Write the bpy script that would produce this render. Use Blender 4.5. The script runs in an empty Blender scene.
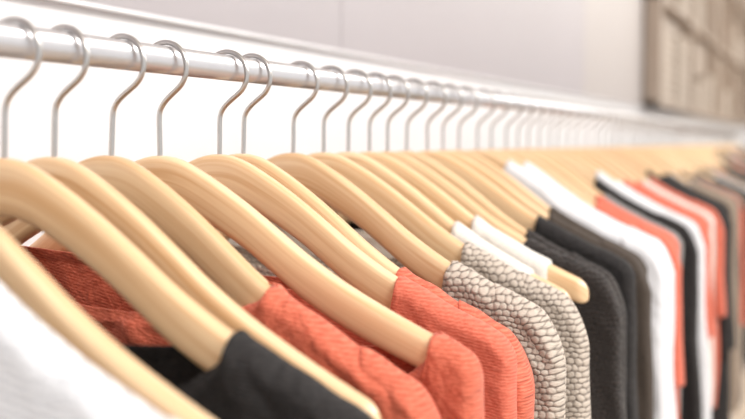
import bpy, bmesh, math, random
from mathutils import Vector, noise, Matrix
random.seed(7)
scene = bpy.context.scene
try:
    scene.view_settings.view_transform = 'Standard'
    scene.view_settings.look = 'None'
except Exception: pass

CAMZ = 1.50
YR = 0.427
ZN = CAMZ - 0.009

# ------------------------------------------------------------------ materials
def new_mat(name):
    m = bpy.data.materials.new(name); m.use_nodes = True
    nt = m.node_tree
    return m, nt, nt.nodes['Principled BSDF']
def N(nt, t, **kw):
    n = nt.nodes.new(t)
    for k, v in kw.items(): setattr(n, k, v)
    return n
def srgb(r, g, b):
    f = lambda c: ((c/255+0.055)/1.055)**2.4 if c/255 > 0.04045 else c/255/12.92
    return (f(r), f(g), f(b), 1)
def ramp(nt, c0, c1, p0=0.0, p1=1.0):
    r = N(nt, 'ShaderNodeValToRGB')
    r.color_ramp.elements[0].color = c0; r.color_ramp.elements[0].position = p0
    r.color_ramp.elements[1].color = c1; r.color_ramp.elements[1].position = p1
    return r

def plain(name, col, rough=0.6, metal=0.0, nscale=30, namt=0.04, bump=0.0):
    m, nt, b = new_mat(name)
    tc = N(nt, 'ShaderNodeTexCoord'); nz = N(nt, 'ShaderNodeTexNoise')
    nz.inputs['Scale'].default_value = nscale
    nt.links.new(tc.outputs['Object'], nz.inputs['Vector'])
    c0 = tuple(c*(1-namt) for c in col[:3])+(1,); c1 = tuple(min(1, c*(1+namt)) for c in col[:3])+(1,)
    r = ramp(nt, c0, c1, .3, .7)
    nt.links.new(nz.outputs['Fac'], r.inputs['Fac']); nt.links.new(r.outputs['Color'], b.inputs['Base Color'])
    b.inputs['Roughness'].default_value = rough; b.inputs['Metallic'].default_value = metal
    if bump > 0:
        bp = N(nt, 'ShaderNodeBump'); bp.inputs['Strength'].default_value = bump; bp.inputs['Distance'].default_value = .001
        nt.links.new(nz.outputs['Fac'], bp.inputs['Height']); nt.links.new(bp.outputs['Normal'], b.inputs['Normal'])
    return m

def wood_mat(name, ca, cb, axis_scale=(110, 4, 130), rough=.34, coat=.4):
    m, nt, b = new_mat(name)
    tc = N(nt, 'ShaderNodeTexCoord'); mp = N(nt, 'ShaderNodeMapping')
    oi = N(nt, 'ShaderNodeObjectInfo')
    add = N(nt, 'ShaderNodeVectorMath', operation='ADD')
    sc = N(nt, 'ShaderNodeVectorMath', operation='SCALE'); sc.inputs[0].default_value = (3, 7, 5)
    nt.links.new(oi.outputs['Random'], sc.inputs['Scale'])
    nt.links.new(tc.outputs['UV'], add.inputs[0]); nt.links.new(sc.outputs[0], add.inputs[1])
    nt.links.new(add.outputs[0], mp.inputs['Vector']); mp.inputs['Scale'].default_value = axis_scale
    nz = N(nt, 'ShaderNodeTexNoise'); nz.inputs['Scale'].default_value = 1.6; nz.inputs['Detail'].default_value = 6
    nz.inputs['Distortion'].default_value = .6
    nt.links.new(mp.outputs[0], nz.inputs['Vector'])
    r = ramp(nt, ca, cb, .32, .64)
    nt.links.new(nz.outputs['Fac'], r.inputs['Fac'])
    hs = N(nt, 'ShaderNodeHueSaturation')
    mr = N(nt, 'ShaderNodeMapRange'); mr.inputs[3].default_value = .94; mr.inputs[4].default_value = 1.04
    nt.links.new(oi.outputs['Random'], mr.inputs[0]); nt.links.new(mr.outputs[0], hs.inputs['Value'])
    nt.links.new(r.outputs['Color'], hs.inputs['Color']); nt.links.new(hs.outputs['Color'], b.inputs['Base Color'])
    b.inputs['Roughness'].default_value = rough
    b.inputs['Coat Weight'].default_value = coat; b.inputs['Coat Roughness'].default_value = .2
    bp = N(nt, 'ShaderNodeBump'); bp.inputs['Strength'].default_value = .06; bp.inputs['Distance'].default_value = .0004
    nt.links.new(nz.outputs['Fac'], bp.inputs['Height']); nt.links.new(bp.outputs['Normal'], b.inputs['Normal'])
    return m

def fine_knit(name, ca, cb, period=.0022, bump=.5, rough=.85, sheen=.12, slub=.8):
    m, nt, b = new_mat(name)
    uv = N(nt, 'ShaderNodeTexCoord')
    mp = N(nt, 'ShaderNodeMapping'); mp.inputs['Rotation'].default_value = (0, 0, math.radians(8))
    nt.links.new(uv.outputs['UV'], mp.inputs['Vector'])
    w = N(nt, 'ShaderNodeTexWave', bands_direction='Y'); w.inputs['Scale'].default_value = 1/period/3.18
    w.inputs['Distortion'].default_value = 3; w.inputs['Detail'].default_value = 3; w.inputs['Detail Scale'].default_value = 2
    nt.links.new(mp.outputs[0], w.inputs['Vector'])
    mp2 = N(nt, 'ShaderNodeMapping'); mp2.inputs['Scale'].default_value = (260, 750, 1); mp2.inputs['Rotation'].default_value = (0, 0, math.radians(-6))
    nt.links.new(uv.outputs['UV'], mp2.inputs['Vector'])
    nz = N(nt, 'ShaderNodeTexNoise'); nz.inputs['Scale'].default_value = 1; nz.inputs['Detail'].default_value = 4
    nt.links.new(mp2.outputs[0], nz.inputs['Vector'])
    mx = N(nt, 'ShaderNodeMix'); mx.inputs[0].default_value = slub
    nt.links.new(w.outputs['Fac'], mx.inputs[2]); nt.links.new(nz.outputs['Fac'], mx.inputs[3])
    r = ramp(nt, ca, cb, .28, .68)
    nt.links.new(mx.outputs[0], r.inputs['Fac']); nt.links.new(r.outputs['Color'], b.inputs['Base Color'])
    nz3 = N(nt, 'ShaderNodeTexNoise'); nz3.inputs['Scale'].default_value = 80; nz3.inputs['Detail'].default_value = 3; nz3.inputs['Distortion'].default_value = .8
    nt.links.new(uv.outputs['UV'], nz3.inputs['Vector'])
    bp0 = N(nt, 'ShaderNodeBump'); bp0.inputs['Strength'].default_value = bump*.8; bp0.inputs['Distance'].default_value = .006
    nt.links.new(nz3.outputs['Fac'], bp0.inputs['Height'])
    bp = N(nt, 'ShaderNodeBump'); bp.inputs['Strength'].default_value = bump; bp.inputs['Distance'].default_value = .0009
    nt.links.new(mx.outputs[0], bp.inputs['Height']); nt.links.new(bp0.outputs['Normal'], bp.inputs['Normal'])
    nt.links.new(bp.outputs['Normal'], b.inputs['Normal'])
    b.inputs['Roughness'].default_value = rough; b.inputs['Sheen Weight'].default_value = sheen
    return m

def nubby_knit(name, ca, cb, p=.0062, q=.0048, warp=.010, bump=1.0):
    """bulky moss-stitch knit: staggered rows of rounded yarn nubs with dark holes between them"""
    m, nt, b = new_mat(name)
    tc = N(nt, 'ShaderNodeTexCoord')
    nz0 = N(nt, 'ShaderNodeTexNoise'); nz0.inputs['Scale'].default_value = 55; nz0.inputs['Detail'].default_value = 3
    nt.links.new(tc.outputs['UV'], nz0.inputs['Vector'])
    sc = N(nt, 'ShaderNodeVectorMath', operation='SCALE'); sc.inputs['Scale'].default_value = warp
    nt.links.new(nz0.outputs['Color'], sc.inputs[0])
    ad = N(nt, 'ShaderNodeVectorMath', operation='ADD')
    nt.links.new(tc.outputs['UV'], ad.inputs[0]); nt.links.new(sc.outputs[0], ad.inputs[1])
    sp = N(nt, 'ShaderNodeSeparateXYZ'); nt.links.new(ad.outputs[0], sp.inputs[0])
    def M(op, a, c=None):
        n = N(nt, 'ShaderNodeMath', operation=op)
        for i, x in enumerate((a, c)):
            if x is None: continue
            if isinstance(x, (int, float)): n.inputs[i].default_value = x
            else: nt.links.new(x, n.inputs[i])
        return n.outputs[0]
    y = M('DIVIDE', sp.outputs[1], q)
    x = M('ADD', M('DIVIDE', sp.outputs[0], p), M('MULTIPLY', M('FLOOR', y), .5))
    fx = M('MULTIPLY', M('SUBTRACT', M('FRACT', x), .5), .95); fy = M('SUBTRACT', M('FRACT', y), .5)
    d = M('SQRT', M('ADD', M('MULTIPLY', fx, fx), M('MULTIPLY', fy, fy)))
    h0 = N(nt, 'ShaderNodeMapRange', interpolation_type='SMOOTHSTEP'); h0.inputs[1].default_value = .68; h0.inputs[2].default_value = .2
    nt.links.new(d, h0.inputs[0])
    mp2 = N(nt, 'ShaderNodeMapping'); mp2.inputs['Scale'].default_value = (500, 1400, 1); mp2.inputs['Rotation'].default_value = (0, 0, .6)
    nt.links.new(tc.outputs['UV'], mp2.inputs['Vector'])
    nz = N(nt, 'ShaderNodeTexNoise'); nz.inputs['Scale'].default_value = 1
    nt.links.new(mp2.outputs[0], nz.inputs['Vector'])
    mx = N(nt, 'ShaderNodeMix'); mx.inputs[0].default_value = .32
    nt.links.new(h0.outputs[0], mx.inputs[2]); nt.links.new(nz.outputs['Fac'], mx.inputs[3])
    r = ramp(nt, ca, cb, .12, .62)  # gaps between nubs darkened in the base colour, knit shading painted in
    nt.links.new(mx.outputs[0], r.inputs['Fac']); nt.links.new(r.outputs['Color'], b.inputs['Base Color'])
    bp = N(nt, 'ShaderNodeBump'); bp.inputs['Strength'].default_value = bump; bp.inputs['Distance'].default_value = .002
    nt.links.new(mx.outputs[0], bp.inputs['Height']); nt.links.new(bp.outputs['Normal'], b.inputs['Normal'])
    b.inputs['Roughness'].default_value = .9; b.inputs['Sheen Weight'].default_value = .12
    return m

M_wood = wood_mat('maple_wood', srgb(228, 185, 137), srgb(249, 217, 175))
M_steel = plain('brushed_steel', srgb(196, 193, 191), rough=.28, metal=1.0, nscale=80, namt=.03)
M_rail = plain('satin_rail_metal', srgb(218, 217, 220), rough=.3, metal=.8, nscale=50, namt=.02)
M_coral = fine_knit('coral_knit', srgb(190, 79, 54), srgb(230, 128, 100), bump=.8)
M_coral2 = fine_knit('coral_jersey', srgb(204, 91, 68), srgb(229, 128, 103), bump=.4)
M_black = fine_knit('black_knit', srgb(14, 12, 13), srgb(44, 40, 40), bump=.9, sheen=.04)
M_blacklace = nubby_knit('black_lace_knit', srgb(9, 7, 7), srgb(46, 38, 35), .0046, .0044, warp=.014)
M_brown = fine_knit('dark_brown_knit', srgb(48, 40, 34), srgb(80, 68, 58), bump=.4, sheen=.05)
M_white = fine_knit('white_knit', srgb(222, 222, 227), srgb(244, 244, 247), bump=.4)
M_whitehvy = fine_knit('white_wool_knit', srgb(206, 208, 214), srgb(244, 245, 248), period=.004, bump=.8, slub=.55)
M_cream = fine_knit('cream_jersey', srgb(220, 212, 203), srgb(240, 235, 228), bump=.3)
M_grey = nubby_knit('taupe_chunky_knit', srgb(96, 82, 72), srgb(206, 193, 180))
M_greyf = fine_knit('grey_jersey', srgb(120, 116, 116), srgb(168, 164, 162))
M_taupe = fine_knit('taupe_jersey', srgb(140, 122, 106), srgb(182, 164, 146))

# ------------------------------------------------------------------ hanger profile
PTS = [(0, 0), (.0175, -.0030), (.040, -.0140), (.066, -.0300), (.090, -.0470), (.112, -.0630), (.137, -.0790), (.162, -.0925), (.190, -.106), (.216, -.1175), (.226, -.1225)]
def S(u):
    u = abs(u)
    n = len(PTS)
    if u >= PTS[-1][0]:
        e = u-PTS[-1][0]
        return PTS[-1][1]-.6*e-60*e*e
    for i in range(n-1):
        if PTS[i][0] <= u <= PTS[i+1][0]:
            def sl(j):
                if j == 0: return 0.0
                if j >= n-1: return (PTS[-1][1]-PTS[-2][1])/(PTS[-1][0]-PTS[-2][0])
                return (PTS[j+1][1]-PTS[j-1][1])/(PTS[j+1][0]-PTS[j-1][0])
            x0, y0 = PTS[i]; x1, y1 = PTS[i+1]; h = x1-x0; t = (u-x0)/h
            return (2*t**3-3*t*t+1)*y0+(t**3-2*t*t+t)*h*sl(i)+(-2*t**3+3*t*t)*y1+(t**3-t*t)*h*sl(i+1)
UT = .226
def hang_half_thick(u): return .0064+.0030*(abs(u)/UT)**1.5
def bow(u): return -.002*(abs(u)/UT)**2

def smooth(me):
    for p in me.polygons: p.use_smooth = True

def hanger_mesh():
    bm = bmesh.new(); uvl = bm.loops.layers.uv.new('UVMap')
    rings = []; nst = 120; K = 24
    us = [UT*math.sin((i/nst*2-1)*math.pi/2) for i in range(nst+1)]
    info = {}
    for u in us:
        k = abs(u)/UT
        hgt = .034-.004*min(1, k*3)-.008*max(0, (k-.5)/.5)
        e = max(0., 1-((UT-abs(u))/.011))
        f = max(math.sqrt(max(0.0, 1-e*e)), .04)
        tk = hang_half_thick(u)
        top = S(u); cv = top-hgt/2
        ring = []
        for j in range(K):
            an = 2*math.pi*j/K; ca, sa = math.cos(an), math.sin(an)
            px = math.copysign(abs(ca)**.58, ca)*tk*f; pv = math.copysign(abs(sa)**.58, sa)*hgt/2*(.15+.85*f if f < 1 else 1)
            v = bm.verts.new((px+bow(u), -u, cv+pv)); info[v] = (px, u, pv)
            ring.append(v)
        rings.append(ring)
    for a, b in zip(rings[:-1], rings[1:]):
        for j in range(K):
            bm.faces.new((a[j], a[(j+1) % K], b[(j+1) % K], b[j]))
    bm.faces.new(rings[0][::-1]); bm.faces.new(rings[-1])
    for f in bm.faces:
        f.material_index = 0
        for l in f.loops:
            q = info[l.vert]; l[uvl].uv = (q[2]+q[0]*.5, q[1])
    path = [(0, -.012), (0, 0), (0, .008), (0, .016), (0, .024)]
    P0, P1, P3 = Vector((0, .026)), Vector((0, .036)), Vector((.0173, .0470))
    P2 = P3-Vector((.77, .64))*.010
    for i in range(1, 10):
        t = i/10; p = P0*(1-t)**3+P1*3*t*(1-t)**2+P2*3*t*t*(1-t)+P3*t**3
        path.append((p.x, p.y))
    for d in range(-50, 163, 9):
        a = math.radians(d); path.append((.006+.0176*math.cos(a), .0605+.0176*math.sin(a)))
    def tube(path, rad, K=10, mi=1):
        rs = []
        for i, (u, v) in enumerate(path):
            a = path[max(0, i-1)]; b = path[min(len(path)-1, i+1)]
            tan = Vector((0, -(b[0]-a[0]), b[1]-a[1])).normalized()
            nx = Vector((1, 0, 0)); ny = tan.cross(nx)
            rs.append([bm.verts.new(Vector((0, -u, v))+nx*math.cos(2*math.pi*j/K)*rad+ny*math.sin(2*math.pi*j/K)*rad) for j in range(K)])
        for a, b in zip(rs[:-1], rs[1:]):
            for j in range(K):
                f = bm.faces.new((a[j], a[(j+1) % K], b[(j+1) % K], b[j])); f.material_index = mi
        for r in (rs[0][::-1], rs[-1]):
            f = bm.faces.new(r); f.material_index = mi
    tube(path, .0019)
    bmesh.ops.recalc_face_normals(bm, faces=bm.faces)
    me = bpy.data.meshes.new('wooden_hanger'); bm.to_mesh(me); bm.free(); smooth(me)
    me.materials.append(M_wood); me.materials.append(M_steel)
    return me
HM = hanger_mesh()
PIV = Vector((0, -.006, .0781))      # where the hook rests on the rail
def place(o, t, yaw, tilt):
    # a hanger swings about its contact with the rail; positive tilt lowers the aisle-side shoulder
    rot = Matrix.Rotation(yaw, 4, 'Z') @ Matrix.Rotation(tilt, 4, 'X')
    o.matrix_world = Matrix.Translation(Vector((t, YR, ZN))+PIV) @ rot @ Matrix.Translation(-PIV)
def hanger(t, yaw, tilt):
    o = bpy.data.objects.new('wooden_hanger', HM); scene.collection.objects.link(o)
    place(o, t, yaw, tilt); return o

# ------------------------------------------------------------------ garments
def sm(x): x = max(0., min(1., x)); return x*x*(3-2*x)

def sheet_pair(bm, uvl, uL, uR, nu, nr, hem, u0, dipF, dipB, thick, amp, seed, flare, mi=0, lift=.0025, xo=0., sleeve=False, soft=1.):
    mid = (uL+uR)/2; half = (uR-uL)/2
    for side in (-1, 1):
        dip = dipF if side < 0 else dipB
        grid = []
        for i in range(nu+1):
            a = -1+2*i/nu
            s = math.sin(a*math.pi/2)*.35+a*.65
            u = mid+half*s
            au = abs(u); col = []
            if au < u0 and not sleeve:
                q = math.sqrt(max(0, 1-(au/u0)**2)); top = S(u0)+lift-dip*q**.9; opn = sm((u0-au)/.02)
            else:
                top = S(u)+lift+.0012*soft*noise.noise(Vector((u*50, seed, 0)))+.0006*soft; opn = 0
            dE = half*(1-abs(s)); ed = min(1, dE/.008)
            edge = math.sqrt(max(0, 1-(1-ed)**2))
            for j in range(nr+1):
                g = (j/nr)**1.35
                v = top+(hem-top)*g; r = top-v
                hx = hang_half_thick(min(au, UT))+.0026
                w = sm((r-.035)/.10)
                base = hx*(1-w)+thick*w
                rd = min(1, r/.010); rnd = math.sqrt(max(0, 1-(1-rd)**2))
                sc = (.5+.5*noise.noise(Vector((u*34+v*18, v*26-u*12, seed*2.3+side))))
                # diagonal drape creases running off the shoulder point
                cr = max(0, math.sin((u*.8+v*.6)*95+seed*3+3*noise.noise(Vector((u*14, v*14, seed)))))**2
                sc2 = max(0, noise.noise(Vector((u*80+v*60, v*34, seed*4.3+side))))
                pocket = soft*(.0030*sc+.0022*sc2+.0016*cr*sm((soft-1)*2))*sm(r/.012)
                th = (base*(rnd*(1-opn)+opn)+pocket)*edge
                if not sleeve and r < .010 and au < u0+.004: th += .0012
                if not sleeve and au > u0 and au-u0 < .007: th += .0012*rnd
                if not sleeve and abs(au-.207) < .0030: th -= .0014*w
                A = amp*sm((r-.030)/.16)*edge
                kk = 58 if not sleeve else 110
                ph = seed*1.7+2.6*noise.noise(Vector((u*6, v*3.5, seed)))
                fo = A*(.75*math.sin(kk*u+ph+v*6)+1.0*noise.noise(Vector((u*15, v*3.0, seed*3.1)))
                        + .55*noise.noise(Vector((u*38+v*14, v*12-u*10, seed+9.))))
                uu = u*(1+flare*sm(r/.35)) + (.006 if sleeve or au > .2 else .003)*noise.noise(Vector((v*9, 0.0, seed*5+mid*10)))*sm(r/.1)
                x = side*th+fo+bow(min(au, UT))*(1-.6*w)+xo*sm(r/.05)
                vert = bm.verts.new((x, -uu, v)); col.append((vert, (u+side*.7+seed*.013, v-.002*side)))
            grid.append(col)
        for i in range(nu):
            for j in range(nr):
                q = [grid[i][j], grid[i+1][j], grid[i+1][j+1], grid[i][j+1]]
                if side > 0: q.reverse()
                f = bm.faces.new([x[0] for x in q]); f.material_index = mi; f.smooth = True
                for l, x in zip(f.loops, q): l[uvl].uv = x[1]

def garment(name, t, mat, yaw=0., tilt=0., u0=.13, dip=.10, hem=-.62, thick=.012, amp=.006, seed=1., flare=.02, sleeves=0., nu=70, nr=50, U=.238, solid=.0014, dipB=.02, soft=1.):
    bm = bmesh.new(); uvl = bm.loops.layers.uv.new('UVMap')
    sheet_pair(bm, uvl, -U, U, nu, nr, hem, u0, dip, dipB, thick, amp, seed, flare, soft=soft)
    if sleeves:
        for sg in (-1, 1):
            a, b = (.190, U+.010)
            if sg < 0: a, b = -b, -a
            sheet_pair(bm, uvl, a, b, max(16, nu//4), nr, -.12-sleeves, 0, 0, 0, thick+.004, amp*.6, seed+3+sg, .05, lift=.0045, xo=-.001, sleeve=True, soft=soft)
    bmesh.ops.remove_doubles(bm, verts=bm.verts, dist=.00005)
    me = bpy.data.meshes.new(name); bm.to_mesh(me); bm.free(); me.materials.append(mat)
    o = bpy.data.objects.new(name, me); scene.collection.objects.link(o)
    place(o, t, yaw, tilt)
    if solid:
        md = o.modifiers.new('cloth_thickness', 'SOLIDIFY'); md.thickness = solid; md.offset = 0
    return o

R = math.radians
HI = dict(nu=170, nr=130)
ME = dict(nu=90, nr=60)
rows = [
 (.318, R(1), 0, dict(name='white_wool_sweater', mat=M_whitehvy, u0=.040, dip=.05, sleeves=.45, seed=1., thick=.012, solid=.002, amp=.004, **HI)),
 (.362, R(0), 2, None),
 (.4344, R(4), 2.2, dict(name='black_knit_top', mat=M_black, u0=.152, dip=.05, seed=3., thick=.011, amp=.004, U=.245, soft=1.8, **HI)),
 (.4752, R(0), 2.8, None),
 (.530, R(0), 3.6, dict(name='coral_knit_top', mat=M_coral, u0=.127, dip=.03, dipB=.0, seed=4.3, amp=.009, sleeves=.16, soft=1.8, **HI)),
 (.5753, R(0), -.5, dict(name='coral_knit_top', mat=M_coral, u0=.207, dip=.06, seed=5.1, amp=.006, U=.235, soft=1.4, **HI)),
 (.6538, R(2), 1, dict(name='coral_knit_top', mat=M_coral2, u0=.150, dip=.12, seed=6.7, amp=.004, thick=.009, **HI)),
 (.690, R(-1), 2, dict(name='coral_knit_top', mat=M_coral, u0=.142, dip=.05, seed=7.7, amp=.008, sleeves=.22, soft=1.8, **HI)),
 (.7698, R(-2), 1, dict(name='taupe_chunky_sweater', mat=M_grey, u0=.152, dip=.10, seed=8.2, thick=.014, amp=.007, sleeves=.42, solid=.0025, soft=1.3, **HI)),
 (.827, R(2), .5, dict(name='taupe_chunky_sweater', mat=M_grey, u0=.140, dip=.10, seed=9.4, thick=.014, amp=.005, sleeves=.42, solid=.0025, **HI)),
 (.880, R(-1), 1, dict(name='cream_camisole', mat=M_cream, u0=.115, dip=.10, seed=10., thick=.010, amp=.004, U=.19, **ME)),
 (.927, R(0), 0, dict(name='cream_camisole', mat=M_cream, u0=.115, dip=.10, seed=11., thick=.010, amp=.004, U=.19, **ME)),
 (.9727, R(1), 0, dict(name='black_lace_top', mat=M_blacklace, u0=.15, dip=.10, seed=12., amp=.008, sleeves=.4, **ME)),
 (1.028, R(-2), 1, dict(name='black_lace_top', mat=M_blacklace, u0=.14, dip=.10, seed=13., amp=.008, sleeves=.4, **ME)),
 (1.085, R(-1), -1, dict(name='black_knit_top', mat=M_black, u0=.13, dip=.10, seed=14., amp=.008, **ME)),
 (1.14, R(2), 0, dict(name='dark_brown_cardigan', mat=M_brown, u0=.13, dip=.10, seed=15., amp=.008, sleeves=.4, **ME)),
 (1.20, R(1), 1, dict(name='dark_brown_cardigan', mat=M_brown, u0=.12, dip=.10, seed=16., amp=.008, **ME)),
 (1.27, R(-1), 0, dict(name='white_shirt', mat=M_white, u0=.04, dip=.05, seed=17., amp=.008, sleeves=.4, **ME)),
 (1.33, R(1), 0, dict(name='white_shirt', mat=M_white, u0=.045, dip=.05, seed=18., amp=.008, sleeves=.4, **ME)),
 (1.40, R(0), 0, dict(name='coral_jersey_top', mat=M_coral2, u0=.13, dip=.10, seed=19., amp=.009, sleeves=.2, **ME)),
 (1.46, R(-2), 0, dict(name='coral_jersey_top', mat=M_coral2, u0=.12, dip=.10, seed=20., amp=.009, hem=-.5, **ME)),
 (1.52, R(0), 1, dict(name='grey_jersey_top', mat=M_greyf, u0=.12, dip=.10, seed=21., amp=.008, **ME)),
 (1.58, R(2), 0, dict(name='black_knit_top', mat=M_black, u0=.09, dip=.10, seed=22., amp=.008, sleeves=.4, **ME)),
 (1.64, R(0), -1, dict(name='white_shirt', mat=M_white, u0=.08, dip=.06, seed=23., amp=.008, sleeves=.4, **ME)),
 (1.70, R(-2), 0, dict(name='white_shirt', mat=M_white, u0=.10, dip=.06, seed=24., amp=.008, **ME)),
 (1.77, R(0), 0, dict(name='coral_jersey_top', mat=M_coral2, u0=.10, dip=.08, hem=-.52, seed=25., amp=.009, sleeves=.2, **ME)),
 (1.84, R(2), 0, dict(name='coral_jersey_top', mat=M_coral2, u0=.11, dip=.08, hem=-.50, seed=26., amp=.009, **ME)),
 (1.92, R(0), 0, dict(name='cream_camisole', mat=M_cream, u0=.11, dip=.08, hem=-.48, seed=27., amp=.008, **ME)),
 (2.00, R(0), 0, dict(name='coral_jersey_top', mat=M_coral2, u0=.11, dip=.08, hem=-.50, seed=28., amp=.008, sleeves=.2, **ME)),
 (2.07, R(0), 0, dict(name='black_knit_top', mat=M_black, u0=.09, dip=.08, hem=-.56, seed=29., amp=.008, sleeves=.3, **ME)),
]
for t, yaw, tilt, spec in rows:
    hanger(t, yaw, R(tilt))
    if spec: garment(t=t, yaw=yaw, tilt=R(tilt), **spec)
far = [('black_knit_top', M_black), ('black_knit_top', M_black), ('dark_brown_cardigan', M_brown), ('white_shirt', M_white),
       ('taupe_jersey_top', M_taupe), ('black_knit_top', M_black), ('coral_jersey_top', M_coral2), ('taupe_jersey_top', M_taupe), ('dark_brown_cardigan', M_brown), ('black_knit_top', M_black)]
t = 2.14; i = 0
while t < 5.15:
    yaw = R(random.uniform(-2, 2)); tilt = R(random.uniform(-1.5, 1.5)); hanger(t, yaw, tilt)
    nm, mt = far[i % len(far)]
    u0 = random.choice([.10, .12, .13, .14]) if t < 3.6 else random.choice([.04, .06, .1])
    if t > 4.4 and mt in (M_coral2, M_white, M_taupe): nm, mt = 'black_knit_top', M_black
    garment(nm, t, mt, yaw=yaw, tilt=tilt, u0=u0, dip=.08, hem=-.56-.08*random.random(), seed=30.+i, amp=.008, sleeves=random.choice([0, .3]), nu=36, nr=24, solid=0)
    t += random.uniform(.055, .07); i += 1

# ------------------------------------------------------------------ box helper
def box_into(bm, x0, x1, y0, y1, z0, z1):
    vs = [bm.verts.new((x, y, z)) for x in (x0, x1) for y in (y0, y1) for z in (z0, z1)]
    return [bm.faces.new([vs[k] for k in f]) for f in ((0, 1, 3, 2), (4, 6, 7, 5), (0, 4, 5, 1), (2, 3, 7, 6), (0, 2, 6, 4), (1, 5, 7, 3))]
def boxes(name, lst, mats, bevel=0.):
    if not isinstance(mats, (list, tuple)): mats = [mats]
    bm = bmesh.new()
    for b in lst:
        for f in box_into(bm, *b[:6]): f.material_index = b[6] if len(b) > 6 else 0
    bmesh.ops.recalc_face_normals(bm, faces=bm.faces)
    me = bpy.data.meshes.new(name); bm.to_mesh(me); bm.free()
    for m in mats: me.materials.append(m)
    o = bpy.data.objects.new(name, me); scene.collection.objects.link(o)
    if bevel:
        md = o.modifiers.new('bevel', 'BEVEL'); md.width = bevel; md.segments = 2
    return o

# ------------------------------------------------------------------ rail
YC = YR-.006; ZC = ZN+.0660
YW = .70
def rail():
    bm = bmesh.new()
    def tube(p0, p1, ra, rb, K=28):
        p0, p1 = Vector(p0), Vector(p1); d = (p1-p0).normalized()
        up = Vector((0, 0, 1)); s = d.cross(up).normalized()
        rr = [[bm.verts.new(p+s*math.cos(2*math.pi*j/K)*ra+up*math.sin(2*math.pi*j/K)*rb) for j in range(K)] for p in (p0, p1)]
        for j in range(K):
            f = bm.faces.new((rr[0][j], rr[0][(j+1) % K], rr[1][(j+1) % K], rr[1][j])); f.smooth = True
        bm.faces.new(rr[0][::-1]); bm.faces.new(rr[1])
    tube((-.35, YC, ZC), (5.3, YC, ZC), .0080, .0098)
    for x in (-.33, 5.28):
        tube((x, YC, ZC), (x, YW, ZC), .009, .009)
        tube((x, YW-.008, ZC), (x, YW, ZC), .03, .03)
        tube((x-.022, YC, ZC), (x+.022, YC, ZC), .013, .0165)
    bmesh.ops.recalc_face_normals(bm, faces=bm.faces)
    me = bpy.data.meshes.new('clothes_rail'); bm.to_mesh(me); bm.free(); me.materials.append(M_rail)
    o = bpy.data.objects.new('clothes_rail', me); scene.collection.objects.link(o)
rail()

# ------------------------------------------------------------------ room
M_wallw = plain('white_painted_wall', srgb(238, 238, 240), rough=.55, nscale=4, namt=.01)
M_panel = plain('lavender_grey_panel', srgb(174, 168, 172), rough=.45, nscale=3, namt=.015)
M_panel2 = plain('pale_greige_panel', srgb(181, 174, 172), rough=.45, nscale=3, namt=.015)
M_ceil = plain('white_ceiling', srgb(240, 240, 238), rough=.8)
M_trim = plain('white_trim', srgb(244, 244, 247), rough=.4)
M_cab = plain('taupe_veneer', srgb(168, 152, 138), rough=.55, nscale=6, namt=.04)
M_cabb = plain('greige_laminate', srgb(172, 158, 145), rough=.55, nscale=6, namt=.04)
M_box1 = plain('cocoa_cloth', srgb(156, 140, 126), rough=.8)
M_box2 = plain('ivory_cloth', srgb(188, 176, 164), rough=.8)
def floor_mat():
    m, nt, b = new_mat('cream_tile_floor')
    tc = N(nt, 'ShaderNodeTexCoord'); br = N(nt, 'ShaderNodeTexBrick')
    br.offset = 0; br.inputs['Scale'].default_value = 1; br.inputs['Brick Width'].default_value = .6; br.inputs['Row Height'].default_value = .6
    br.inputs['Mortar Size'].default_value = .003
    br.inputs['Color1'].default_value = srgb(218, 200, 180); br.inputs['Color2'].default_value = srgb(212, 193, 172); br.inputs['Mortar'].default_value = srgb(190, 180, 166)
    nt.links.new(tc.outputs['Object'], br.inputs['Vector']); nt.links.new(br.outputs['Color'], b.inputs['Base Color'])
    b.inputs['Roughness'].default_value = .35
    return m
boxes('floor', [(-2.5, 10, -3.5, YW+.1, -.1, 0)], floor_mat())
boxes('wall_back', [(-2.5, 10, YW, YW+.1, 0, 2.9)], M_wallw)
boxes('wall_end', [(10, 10.1, -3.5, YW+.1, 0, 2.9)], M_wallw)
boxes('ceiling', [(-2.5, 10.1, -3.5, YW+.1, 2.9, 3.0)], M_ceil)
zb = CAMZ+.188*.69/.9095
seams = [-2.5, -.25, 1.395, 3.06, 9.99]
boxes('wall_panel', [(a+.0012, b-.0012, YW-.010, YW, zb, 2.9, 1 if a > 3 else 0) for a, b in zip(seams[:-1], seams[1:])], [M_panel, M_panel2], .001)
boxes('trim_1', [(-2.5, 9.99, YW-.0115, YW, zb-.0045, zb-.0005)], M_trim)
boxes('baseboard_back', [(-2.5, 9.99, YW-.012, YW, 0, .09)], M_trim, .002)
parts = []; y0 = YW-.08; y1 = YW-.0102; X0 = 4.1; zt = 2.6; z0c = zb+.004
parts.append((X0, 9.4, y1-.01, y1, z0c, zt, 1))
x = X0
while x < 9.41:
    parts.append((x, x+.05, y0, y1, z0c, zt, 0)); x += 1.06
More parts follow.
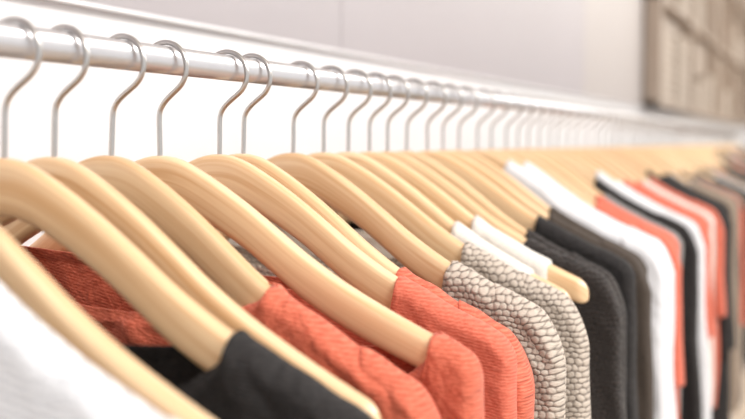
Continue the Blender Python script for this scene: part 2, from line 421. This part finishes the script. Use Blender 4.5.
for k in range(4):
    zz = z0c+k*.42; parts.append((X0, 9.4, y0+.004, y1, zz, zz+.022, 0))
boxes('display_shelving', parts, [M_cab, M_cabb], .002)
st = []; x = X0+.10
while x < 9.2:
    for k in range(3):
        zz = z0c+k*.42+.0222
        n = random.randint(4, 9); mi = random.choice([0, 0, 1, 1, 2])
        for q in range(n):
            st.append((x+random.uniform(0, .01), x+.36+random.uniform(0, .01), y0+.01, y1-.012, zz+q*.035, zz+q*.035+.034, mi))
    x += .53
boxes('folded_clothes', st, [M_box1, M_box2, M_taupe], .008)

# ------------------------------------------------------------------ lights
def area(name, loc, target, sx, sy, power, col=(1, 1, 1)):
    l = bpy.data.lights.new(name, 'AREA'); l.shape = 'RECTANGLE'; l.size = sx; l.size_y = sy; l.energy = power; l.color = col
    o = bpy.data.objects.new(name, l); scene.collection.objects.link(o); o.location = loc
    o.rotation_euler = (Vector(target)-Vector(loc)).to_track_quat('-Z', 'Y').to_euler()
area('ceiling_light', (.4, -1.0, 2.8), (.8, .5, 1.4), 1.6, .6, 54, (1, .972, .935))
area('ceiling_light', (3.6, -.9, 2.8), (3.6, .5, 1.4), 2.6, 1.2, 66, (1, .97, .93))
area('ceiling_light', (7.2, -.9, 2.8), (7.2, .5, 1.4), 2.6, 1.2, 66, (1, .95, .88))
w = bpy.data.worlds.new('World'); scene.world = w; w.use_nodes = True
w.node_tree.nodes['Background'].inputs[0].default_value = (1, .985, .97, 1)
w.node_tree.nodes['Background'].inputs[1].default_value = .96

# ------------------------------------------------------------------ camera
cd = bpy.data.cameras.new('camera'); cam = bpy.data.objects.new('camera', cd); scene.collection.objects.link(cam); scene.camera = cam
cd.sensor_width = 36; cd.lens = 36*1000/745; cd.clip_start = .01
th = math.radians(24.56); ph = math.atan(67/1000)
d = Vector((math.cos(th)*math.cos(ph), math.sin(th)*math.cos(ph), -math.sin(ph)))
cam.location = (0, 0, CAMZ); cam.rotation_euler = d.to_track_quat('-Z', 'Y').to_euler()
cd.dof.use_dof = True; cd.dof.focus_distance = .74; cd.dof.aperture_fstop = 4.0
